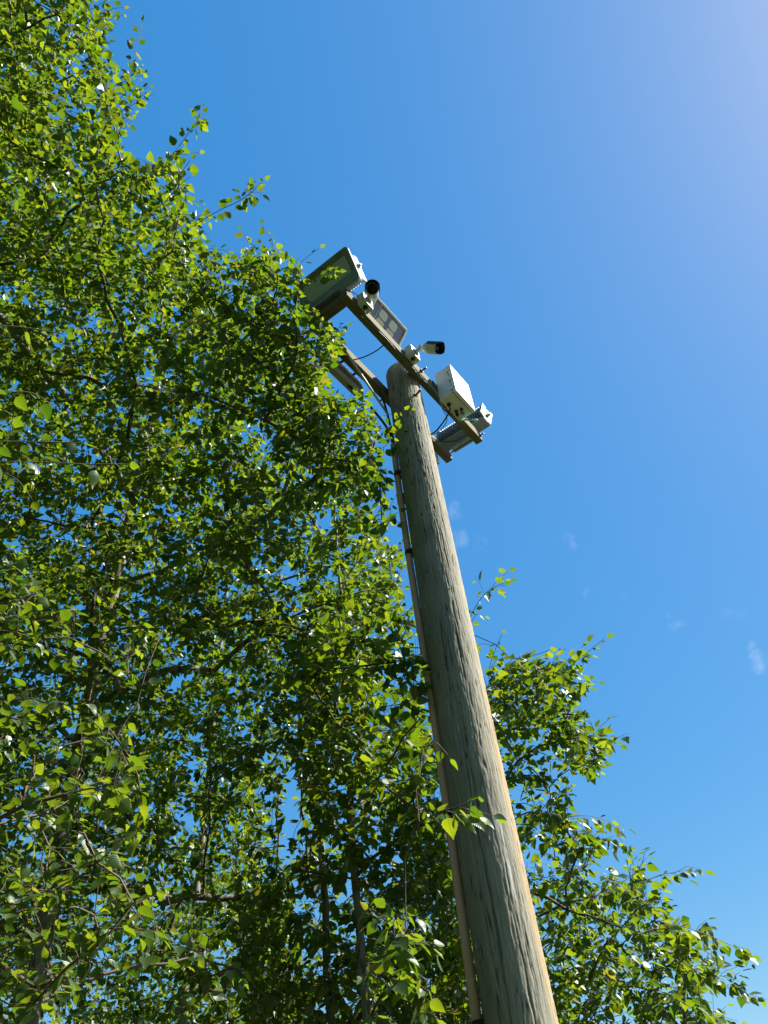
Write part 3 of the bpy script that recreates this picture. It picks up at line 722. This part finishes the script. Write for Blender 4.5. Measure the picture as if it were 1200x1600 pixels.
def make_tree(name, label, base, trunks, vols, sprigs, seed, leaf_len, per_tip=20, trunk_r=.07, nleafobj=300, nbough=14, group='birch trees round the pole', lod=2, fringe=None):
    rng = np.random.default_rng(seed)
    root = thing(name, label, 'tree', Matrix.Translation(base), group)
    B = np.array(base, float)
    NM = 120000; pos = np.zeros((NM, 3)); par = np.full(NM, -1, int); n = 0
    istrunk = np.zeros(NM, bool); tw = np.zeros(NM); cnt = np.zeros(NM)
    tk_chains = []
    for pts, r0 in trunks:                    # each trunk: 3D polyline from the ground up
        P = np.array([tuple(p) for p in spline(pts, 10)]); ch = []
        prev = -1
        for i, p in enumerate(P):
            pos[n] = p + (rng.normal(0, .006, 3) if i else 0); par[n] = prev; istrunk[n] = True; tw[n] = r0*(1-.80*i/len(P)); ch.append(n); prev = n; n += 1
        tk_chains.append(ch)
    LP, LD, LN, LS = [], [], [], []
    def leaves_along(Q, k):
        """k leaves alternately along polyline Q"""
        seg = np.linalg.norm(np.diff(Q, axis=0), axis=1); cum = np.concatenate([[0], np.cumsum(seg)])
        if cum[-1] < 1e-4: return
        s = np.linspace(.04*cum[-1], cum[-1], k) + rng.normal(0, .006, k); s = np.clip(s, 0, cum[-1])
        p = np.stack([np.interp(s, cum, Q[:, c]) for c in range(3)], -1)
        i = np.clip(np.searchsorted(cum, s)-1, 0, len(seg)-1); t = (np.diff(Q, axis=0)[i])/np.maximum(seg[i], 1e-6)[:, None]
        side = np.cross(t, [0, 0, 1.0]); side /= np.maximum(np.linalg.norm(side, axis=1), 1e-6)[:, None]
        sgn = np.where(np.arange(k) % 2, 1, -1)[:, None]
        d = side*sgn*rng.uniform(.25, 1.0, (k, 1)) + t*.55 + np.array([0, 0, -1.0])*rng.uniform(.1, 1.15, (k, 1)) + rng.normal(0, .32, (k, 3))
        d[-1] = t[-1]+np.array([0, 0, -.3])
        d /= np.linalg.norm(d, axis=1)[:, None]
        nn_ = np.array([0, 0, 1.0]) + side*sgn*.35 + rng.normal(0, .55, (k, 3)); nn_ -= d*np.sum(nn_*d, 1)[:, None]; nn_ /= np.linalg.norm(nn_, axis=1)[:, None]
        L = leaf_len*rng.normal(1, .27, k).clip(.42, 1.5); L *= np.where(s > .9*cum[-1], .75, 1)
        LP.append(p + d*(L*.34)[:, None]); LD.append(d); LN.append(nn_); LS.append(L)
    def grow(tip, src=None, leafy=True, k=None):
        nonlocal n
        if src is None:
            dv = tip - pos[:n]; dist = np.linalg.norm(dv, axis=1)
            drop = np.maximum(0, pos[:n, 2]-tip[2])
            cost = dist + .9*drop + np.where(istrunk[:n], -.05, 0.)
            src = int(np.argmin(cost))
        p0 = pos[src]; L = np.linalg.norm(tip-p0)
        if L < .05: return src
        m = max(2, int(L/.11)); c = (p0+tip)/2 + np.array([0, 0, .16*L]) + rng.normal(0, .07*L, 3)
        s = np.linspace(0, 1, m+1)[1:, None]
        Q = (1-s)**2*p0 + 2*s*(1-s)*c + s*s*tip
        Q[:-1] += rng.normal(0, .010, Q[:-1].shape)
        pr = src
        for q in Q: pos[n] = q; par[n] = pr; pr = n; n += 1
        cnt[pr] += 1
        full = np.vstack([p0, Q])
        if leafy:
            ln = min(L, .45); kk = max(3, int(per_tip*ln/.45 + rng.normal(0, 1.2))) if k is None else k
            a = max(0, len(full)-1-int(math.ceil(ln/(L/m)))); leaves_along(full[a:], kk)
        return pr
    # sprigs first so they shape the branch system, then boughs at random order
    tips = np.concatenate([sample_volume(rng, v['poly'], v['d'][0], v['d'][1], v['n'], v.get('holes', ()), seed+11*i, v.get('cl', 1)) for i, v in enumerate(vols)])
    rng.shuffle(tips)
    if fringe:                               # thin shoots standing out of the sky-side edge of the crown
        i0, i1, da, db, kf = fringe; pl = np.array(vols[0]['poly'][i0-4:i1], float)
        sl = np.linalg.norm(np.diff(pl, axis=0), axis=1); cum = np.concatenate([[0], np.cumsum(sl)])
        sprigs = list(sprigs)
        for s0 in rng.uniform(0, cum[-1], kf):
            k = min(np.searchsorted(cum, s0, 'right')-1, len(sl)-1); q = pl[k]+(pl[k+1]-pl[k])*(s0-cum[k])/sl[k]
            nv = np.array([pl[k+1][1]-pl[k][1], -(pl[k+1][0]-pl[k][0])])/sl[k]; dv = nv*.7+np.array([.15, -.75])+rng.normal(0, .3, 2); dv /= np.linalg.norm(dv)
            ln = rng.uniform(8, 30); dd = rng.uniform(da, db)
            if q[0]+dv[0]*ln > 600 and q[1] > 560: ln *= .4
            if ((q[0]-512)/60)**2+((q[1]-450)/55)**2 < 1 or ((q[0]-545)/45)**2+((q[1]-590)/50)**2 < 1: continue
            a_ = q-dv*38; m_ = q-dv*5+rng.normal(0, 4, 2); e_ = q+dv*ln
            sprigs.append(dict(p=[(*a_, dd), (*m_, dd), (*e_, dd)], side=2, k=.85))
    first = tips[:26]
    for t_ in first: grow(t_)
    for t_ in tips[26:]: grow(t_)
    for sp_ in sprigs:
        Q = np.array([tuple(p) for p in spline([tuple(at(*q)) for q in sp_['p']], 6)])
        dv = np.linalg.norm(pos[:n]-Q[0], axis=1)+.9*np.maximum(0, pos[:n, 2]-Q[0][2]); src = int(np.argmin(dv))
        pr = grow(Q[0], src, False)
        for q in Q[1:]: pos[n] = q; par[n] = pr; pr = n; n += 1
        cnt[pr] += 1.5
        ln = np.sum(np.linalg.norm(np.diff(Q, axis=0), axis=1))
        leaves_along(Q, max(4, int(ln/.030*sp_.get('k', 1))))
        for _ in range(sp_.get('side', 0)):   # short side twigs
            q = Q[rng.integers(1, max(2, len(Q)-2))]; i0 = int(np.argmin(np.linalg.norm(pos[:n]-q, axis=1)))
            dirv = (Q[-1]-Q[0])/ln + rng.normal(0, .7, 3)
            grow(q+dirv/np.linalg.norm(dirv)*rng.uniform(.08, .2), i0, True, 5)
    # thickness by how many twig tips a node carries
    for i in range(n-1, -1, -1):
        if par[i] >= 0: cnt[par[i]] += cnt[i]
    rad = .0015*np.maximum(cnt[:n], 1)**.37
    rad = np.where(istrunk[:n], np.maximum(tw[:n], .004), np.minimum(rad, trunk_r*.5))
    kids = [[] for _ in range(n)]
    for i in range(n):
        if par[i] >= 0: kids[par[i]].append(i)
    chains = []; used = np.zeros(n, bool)
    for ch in tk_chains:
        used[ch] = True
    for i in range(n):
        if used[i] or par[i] < 0: continue
        c = [par[i], i]; used[i] = True; cur = i
        while kids[cur]:
            nx = max((k for k in kids[cur] if not used[k]), key=lambda k: cnt[k], default=None)
            if nx is None: break
            c.append(nx); used[nx] = True; cur = nx
        chains.append(c)
    def chain_tube(chs, sides, rr=None):
        V, Fc = [], []; off = 0
        ang = 2*np.pi*np.arange(sides)/sides
        for c in chs:
            P = pos[c]; T = np.gradient(P, axis=0); T /= np.maximum(np.linalg.norm(T, axis=1), 1e-9)[:, None]
            ref = np.array([.31, .87, .38]); U = np.cross(T, ref); U /= np.maximum(np.linalg.norm(U, axis=1), 1e-9)[:, None]; W_ = np.cross(T, U)
            r = rad[c].copy()
            if not istrunk[c[-1]]: r[0] = r[1] if len(r) > 1 else r[0]; r[-1] *= .6
            ring = P[:, None] + r[:, None, None]*(np.cos(ang)[None, :, None]*U[:, None]+np.sin(ang)[None, :, None]*W_[:, None])
            V.append(ring.reshape(-1, 3)); k = len(c)
            i = (np.arange(k-1)*sides)[:, None]; j = np.arange(sides)[None]; j2 = (j+1) % sides
            Fc.append((np.stack([i+j, i+j2, i+sides+j2, i+sides+j], -1)+off).reshape(-1)); off += k*sides
        return np.concatenate(V)-B, np.concatenate(Fc)
    for ch in tk_chains:
        V, Fc = chain_tube([ch], 16); link_mesh('trunk', fast_mesh('trunk', V, Fc, 4), M['bark'], root, True)
    chains.sort(key=lambda c: -rad[c[1]]*len(c))
    for c in chains[:nbough]:
        V, Fc = chain_tube([c], 8); link_mesh('branch', fast_mesh('branch', V, Fc, 4), M['bark'] if rad[c[1]] > .016 else M['twig'], root, True)
    V, Fc = chain_tube(chains[nbough:], 3); tg = link_mesh('twigs', fast_mesh('twigs', V, Fc, 4), M['twig'], root, True); tg['kind'] = 'stuff'
    # leaves
    P, D, Nn, S = np.concatenate(LP), np.concatenate(LD), np.concatenate(LN), np.concatenate(LS)
    ctr = P + D*(S*.5)[:, None]; q = proj(ctr)
    vis = (q[:, 0] > 5) & (q[:, 0] < 1195) & (q[:, 1] > 5) & (q[:, 1] < 1595) & (q[:, 2] > .3)
    vw = (EYE-ctr); vw /= np.linalg.norm(vw, axis=1)[:, None]
    size = np.where(vis, S*np.sqrt(np.abs(np.sum(vw*Nn, 1))+.15)/np.maximum(q[:, 2], .3), -1)
    order = np.argsort(-size); pick = order[:nleafobj]; pick = pick[size[pick] > 0]; rest = np.setdiff1d(np.arange(len(P)), pick)
    Sd = np.cross(D, Nn)
    tv, LTF = LOD[lod]
    VV = P[rest][:, None] + S[rest][:, None, None]*(tv[None, :, 0:1]*Sd[rest][:, None]*rng.uniform(.85, 1.12, (len(rest), 1, 1)) + tv[None, :, 1:2]*D[rest][:, None] + tv[None, :, 2:3]*Nn[rest][:, None]*rng.uniform(.4, 1.6, (len(rest), 1, 1)))
    nv = len(tv); ff = (LTF[None]+(np.arange(len(rest))*nv)[:, None, None]).reshape(-1)
    me = fast_mesh('crown', VV.reshape(-1, 3)-B, ff, 3)
    a = me.attributes.new('tint', 'FLOAT', 'POINT'); a.data.foreach_set('value', np.repeat(rng.uniform(0, 1, len(rest)), nv).astype(np.float32))
    cr_ = link_mesh('crown', me, M['leaf'], root, True); cr_['kind'] = 'stuff'
    for i in pick:
        o = bpy.data.objects.new('leaf', _leaf_me); COL.objects.link(o); o.parent = root
        m = Matrix.Identity(4); s_ = S[i]
        for r in range(3): m[r][0], m[r][1], m[r][2], m[r][3] = Sd[i][r]*s_, D[i][r]*s_, Nn[i][r]*s_, P[i][r]-B[r]
        o.matrix_local = m
    print(name, 'tips', len(tips), 'nodes', n, 'leaves', len(P))
    return root

def upright(x, y, d, top, bend=0., lean=(0, 0)):
    p = at(x, y, d)
    return [(p[0]+bend*.3-lean[0], p[1]-lean[1], -.05), (p[0]+bend, p[1], 1.6), (p[0]-bend*.5, p[1]+.05, 3.6), (p[0]+lean[0]+bend*.4, p[1]+lean[1], top*.8), (p[0]+lean[0]*1.4, p[1]+lean[1]*1.4, top)]

# big birch filling the left of the view
polyA = [(-280, -260), (110, -230), (140, -20), (160, 60), (190, 110), (195, 180), (185, 225), (240, 250), (280, 250), (290, 310), (340, 325), (340, 355), (300, 405), (335, 440), (405, 395), (450, 392), (490, 430), (505, 475), (530, 525), (548, 565), (575, 625), (592, 680), (608, 760), (622, 850), (632, 930), (640, 1000), (600, 1060), (540, 1070), (490, 1110), (468, 1150), (458, 1200), (440, 1260), (432, 1320), (450, 1420), (470, 1560), (470, 1740), (-280, 1740)]
def dA0(x, y): return 4.5 if (x > 400 and y < 760) else 4.35
def dA1(x, y): return 5.2 if (x > 440 and y < 720) else 6.4
tA = upright(185, 880, 6.3, 9.3, .08, (.15, -.3))
make_tree('birch_tree', 'large dense birch filling the left side beside the lamps', (tA[0][0], tA[0][1], 0), [(tA, .08)],
    [dict(poly=polyA, d=(dA0, dA1), n=9800, holes=[(512, 452, 44, 36), (538, 588, 30, 36), (505, 815, 24, 14), (452, 1275, 16, 55), (275, 1055, 16, 22), (300, 1200, 18, 24), (150, 880, 18, 12)]),
     dict(poly=[(300, 420), (410, 390), (450, 390), (490, 440), (520, 520), (560, 590), (592, 680), (608, 760), (500, 760), (360, 600)], d=(4.5, 5.1), n=420, holes=[(512, 452, 44, 36), (538, 588, 30, 36)])],
    [dict(p=[(165, 215, 5.0), (190, 150, 5.0), (205, 105, 5.0), (222, 35, 5.0)], side=4), dict(p=[(225, 285, 4.9), (270, 240, 4.9), (300, 200, 4.9), (316, 178, 4.9)], side=4),
     dict(p=[(290, 360, 4.8), (340, 330, 4.8), (380, 310, 4.8), (412, 282, 4.8)], side=3), dict(p=[(105, 110, 5.2), (130, 60, 5.2), (148, 6, 5.2)], side=3),
     dict(p=[(160, 190, 4.8), (195, 170, 4.8), (228, 152, 4.8)], side=2), dict(p=[(430, 450, 4.9), (470, 410, 4.9), (498, 388, 4.9)], k=.6),
     dict(p=[(470, 440, 4.9), (500, 430, 4.9), (520, 425, 4.9)], side=2), dict(p=[(560, 660, 5.1), (600, 650, 5.1), (640, 640, 5.1)], k=.8),
     dict(p=[(560, 640, 5.0), (585, 660, 5.0), (612, 690, 5.0)], side=2),
     dict(p=[(20, 60, 5.4), (60, 10, 5.4), (85, -40, 5.4)], side=3)],
    seed=21, leaf_len=.050, trunk_r=.12, nbough=18, per_tip=28, lod=0, fringe=(6, 28, 4.6, 5.2, 36))
# another birch behind the big one, closing the gaps in its crown
tE = upright(330, 1000, 8.2, 9.5, -.06, (.1, .2))
polyE = [(-260, -200), (60, -60), (70, 120), (120, 260), (240, 330), (300, 430), (430, 470), (500, 560), (560, 690), (590, 800), (610, 950), (560, 1000), (450, 1080), (410, 1140), (410, 1300), (440, 1500), (440, 1740), (-260, 1740)]
make_tree('birch_tree', 'shaded birch standing behind the large left birch, seen through its gaps', (tE[0][0], tE[0][1], 0), [(tE, .045)],
    [dict(poly=polyE, d=(6.6, 8.4), n=4600, holes=[(505, 815, 20, 12), (275, 1055, 16, 22), (300, 1200, 18, 24), (150, 880, 14, 10)])],
    [], seed=91, leaf_len=.068, per_tip=26, trunk_r=.1, nbough=10, lod=0)
# slim birch with two stems between the big one and the pole
tB = upright(541, 1120, 4.7, 5.9, .03, (0, 0)); tB2 = upright(508, 1450, 4.5, 4.0, .06, (-.1, .0))
polyB = [(485, 960), (640, 930), (655, 1000), (675, 1150), (700, 1300), (730, 1450), (760, 1720), (400, 1720), (360, 1420), (438, 1350), (468, 1305), (462, 1215), (470, 1130), (450, 1060)]
make_tree('birch_tree', 'slim two-stemmed birch left of the pole and conduit', (tB[0][0], tB[0][1], 0), [(tB, .03), (tB2, .032)],
    [dict(poly=polyB, d=(3.8, 5.4), n=3300, holes=[(456, 1280, 16, 55)]),
     dict(poly=[(575, 1400), (640, 1390), (695, 1440), (720, 1600), (740, 1700), (590, 1700), (560, 1500)], d=(2.35, 2.9), n=60, cl=0)],
    [dict(p=[(655, 1285, 2.75), (690, 1268, 2.7), (720, 1262, 2.65), (744, 1272, 2.62)], side=3),
     dict(p=[(660, 1170, 3.05), (680, 1160, 3.0), (700, 1180, 3.0)], k=.8), dict(p=[(470, 1330, 4.2), (460, 1300, 4.2), (500, 1240, 4.2)], k=.7)],
    seed=33, leaf_len=.055, trunk_r=.05, nbough=12, per_tip=22)
# birch behind the pole, crown spreading right
tC = upright(775, 1400, 5.2, 5.6, .02, (-.12, .1))
polyC = [(752, 1075), (785, 1020), (850, 1030), (880, 1060), (905, 1040), (890, 1090), (925, 1135), (945, 1165), (935, 1200), (895, 1230), (850, 1250), (890, 1280), (950, 1300), (940, 1320), (890, 1340), (925, 1370), (1000, 1365), (1045, 1390), (1045, 1430), (1090, 1460), (1130, 1500), (1100, 1555), (1110, 1600), (1130, 1720), (690, 1720), (690, 1300), (690, 1120)]
make_tree('birch_tree', 'birch behind the pole with leafy branches reaching right into the sky', (tC[0][0], tC[0][1], 0), [(tC, .055)],
    [dict(poly=polyC, d=(4.3, 5.7), n=2950, holes=[(880, 1250, 30, 12)])],
    [dict(p=[(725, 985, 5.05), (745, 945, 5.05), (765, 922, 5.05), (797, 907, 5.05)], side=3), dict(p=[(735, 975, 5.05), (745, 960, 5.05), (756, 962, 5.05)], k=.8),
     dict(p=[(765, 1130, 4.75), (820, 1085, 4.75), (885, 1045, 4.75), (945, 997, 4.75)], side=9), dict(p=[(755, 1080, 4.75), (795, 1040, 4.75), (870, 1012, 4.75)], side=6),
     dict(p=[(760, 1060, 4.75), (772, 1020, 4.75), (785, 990, 4.75)], side=2), dict(p=[(790, 1140, 4.65), (880, 1130, 4.65), (968, 1163, 4.65)], side=6),
     dict(p=[(860, 1280, 4.55), (920, 1275, 4.55), (976, 1292, 4.55)], side=4), dict(p=[(930, 1400, 4.45), (985, 1370, 4.45), (1010, 1340, 4.45)], side=4), dict(p=[(980, 1390, 4.45), (1040, 1365, 4.45), (1072, 1372, 4.45)], side=3),
     dict(p=[(1030, 1440, 4.45), (1090, 1455, 4.45), (1172, 1490, 4.45)], side=6), dict(p=[(1060, 1500, 4.35), (1130, 1540, 4.35), (1198, 1562, 4.35)], side=5), dict(p=[(860, 1455, 4.45), (930, 1490, 4.45), (990, 1510, 4.45)], side=4),
     dict(p=[(1050, 1560, 4.35), (1100, 1580, 4.35), (1145, 1610, 4.35)], side=4)],
    fringe=(4, 24, 4.4, 5.0, 26), seed=48, leaf_len=.057, trunk_r=.06, nbough=12)
# near birch standing out of frame to the left, its branch ends hang into view
tD = [(-2.25, 1.5, -.05), (-2.2, 1.5, 1.5), (-2.25, 1.55, 3.2), (-2.2, 1.6, 4.8), (-2.2, 1.6, 6.0)]
make_tree('birch_tree', 'near birch whose large-leaved branch ends hang in from the left edge', (-2.25, 1.5, 0), [(tD, .08)],
    [dict(poly=[(-300, 1090), (60, 1070), (160, 1110), (215, 1180), (235, 1270), (220, 1340), (300, 1420), (280, 1500), (200, 1490), (100, 1560), (-300, 1660)], d=(2.2, 2.9), n=640),
     dict(poly=[(-300, 850), (60, 870), (130, 910), (260, 990), (200, 1070), (100, 1030), (-300, 1000)], d=(2.8, 3.6), n=320),
     dict(poly=[(-300, 400), (-20, 440), (20, 620), (40, 760), (-20, 830), (-300, 850)], d=(1.9, 2.4), n=60, cl=0),
     dict(poly=[(230, 1480), (330, 1440), (390, 1480), (370, 1560), (280, 1600)], d=(2.7, 3.2), n=24, cl=0)],
    [dict(p=[(-40, 505, 2.0), (40, 512, 2.0), (100, 522, 2.0)], k=.7), dict(p=[(-40, 625, 2.1), (40, 612, 2.1), (85, 635, 2.1)], k=.8), dict(p=[(-60, 720, 2.15), (60, 722, 2.15), (130, 725, 2.15), (205, 725, 2.15)], k=.7),
     dict(p=[(-40, 730, 2.2), (20, 745, 2.2), (50, 780, 2.2)], k=.8), dict(p=[(-40, 690, 2.1), (40, 690, 2.1), (125, 692, 2.1)], k=.7), dict(p=[(-60, 160, 2.6), (10, 162, 2.6), (75, 165, 2.6)], k=.5),
     dict(p=[(-40, 130, 2.5), (0, 140, 2.5), (30, 150, 2.5)], k=.6)],
    seed=57, leaf_len=.045, trunk_r=.07, nbough=10, per_tip=15)

# ------------------------------------------------------------------ far spruce at the lower right edge
def spruce():
    base = at(1262, 1560, 24.0); H_ = 7.2 + 1.0
    p_top = at(1245, 1440, 24.0); H_ = p_top[2]
    t = thing('spruce_tree', 'distant dark conifer just entering the lower right corner', 'tree', Matrix.Translation((base[0], base[1], 0)))
    rg_ = random.Random(5)
    bobj('trunk', tube([(0, 0, -.05), (0, 0, H_*.5), (.03, 0, H_-.1)], [.16, .1, .012], 10), M['twig'], t, True)
    V, Fc = [], []
    tw_ = bmesh.new()
    k = 0
    z = 1.0
    while z < H_-.1:
        nb = 7
        for i in range(nb):
            a = 2*math.pi*(i+rg_.random())/nb; L = (H_-z)*.30+.18; L *= rg_.uniform(.75, 1.15)
            pts = [Vector((math.cos(a)*L*s, math.sin(a)*L*s, z - .35*L*s + .42*L*s*s)) for s in (0, .25, .5, .75, 1)]
            tube(pts, [.014, .011, .008, .005, .002], 4, tw_)
            m = int(L/.05)
            for q in range(m):
                s = (q+.5)/m; p = Vector((math.cos(a)*L*s, math.sin(a)*L*s, z-.35*L*s+.42*L*s*s))
                for sd in (-1, 1):
                    ln = .22*(1-.5*s)*rg_.uniform(.6, 1.2)
                    d = Vector((math.cos(a+sd*.9), math.sin(a+sd*.9), -.55+rg_.uniform(-.3, .3))).normalized()
                    wv = Vector((rg_.gauss(0, 1), rg_.gauss(0, 1), rg_.gauss(0, 1))).normalized()*.016
                    e = p+d*ln; o = len(V)
                    V += [p-wv, p+wv, e+wv*.3, e-wv*.3]; Fc += [o, o+1, o+2, o+3]
        z += .24
    bobj('branches', tw_, M['twig'], t)['kind'] = 'stuff'
    cr_ = link_mesh('crown', fast_mesh('crown', [tuple(v) for v in V], Fc, 4), M['needle'], t); cr_['kind'] = 'stuff'
spruce()

# ------------------------------------------------------------------ unseen wood added behind the viewer to cut sky light on the pole
def sky_block_wood():
    rg = np.random.default_rng(77); V, Fc = [], []
    cs = []
    for i in range(34):
        a = math.radians(rg.uniform(124, 312)); r = rg.uniform(6.0, 11); cs.append((math.sin(a)*r, math.cos(a)*r, rg.uniform(10, 15)))
    bm = bmesh.new()
    P, S = [], []
    for (x, y, h) in cs:
        tube([(x, y, -.1), (x+.1, y, h*.5), (x, y, h-.5)], [.14, .1, .02], 7, bm)
        k = 1500; u = rg.normal(size=(k, 3)); u /= np.linalg.norm(u, axis=1)[:, None]; rr = rg.uniform(.3, 1, k)**.5
        P.append(np.array([x, y, h*.55]) + u*rr[:, None]*np.array([2.0, 2.0, h*.48]))
    P = np.concatenate(P); k = len(P)
    D = rg.normal(size=(k, 3)); D /= np.linalg.norm(D, axis=1)[:, None]; U = np.cross(D, rg.normal(size=(k, 3))); U /= np.linalg.norm(U, axis=1)[:, None]
    s_ = rg.uniform(.10, .2, (k, 1))
    Q = np.stack([P-D*s_, P+U*s_*.6, P+D*s_, P-U*s_*.6], 1).reshape(-1, 3)
    me = fast_mesh('sky_block_wood', Q, np.arange(4*k), 4)
    a = me.attributes.new('tint', 'FLOAT', 'POINT'); a.data.foreach_set('value', np.repeat(rg.uniform(0, .9, k), 4).astype(np.float32))
    tmp = bmesh.new(); tmp.from_mesh(me); tm = bpy.data.meshes.new('t'); bm.to_mesh(tm); bm.free(); nf0 = len(tmp.faces); tmp.from_mesh(tm); tmp.faces.ensure_lookup_table()
    for f in tmp.faces[nf0:]: f.material_index = 1
    tmp.to_mesh(me); tmp.free()
    me.materials.append(M['leaf']); me.materials.append(M['bark'])
    o = link_mesh('sky_block_wood', me, None); o['kind'] = 'stuff'; o['label'] = 'leafy wood added unseen behind the viewer to shade the pole'; o['category'] = 'wood'
sky_block_wood()
bpy.context.view_layer.update()
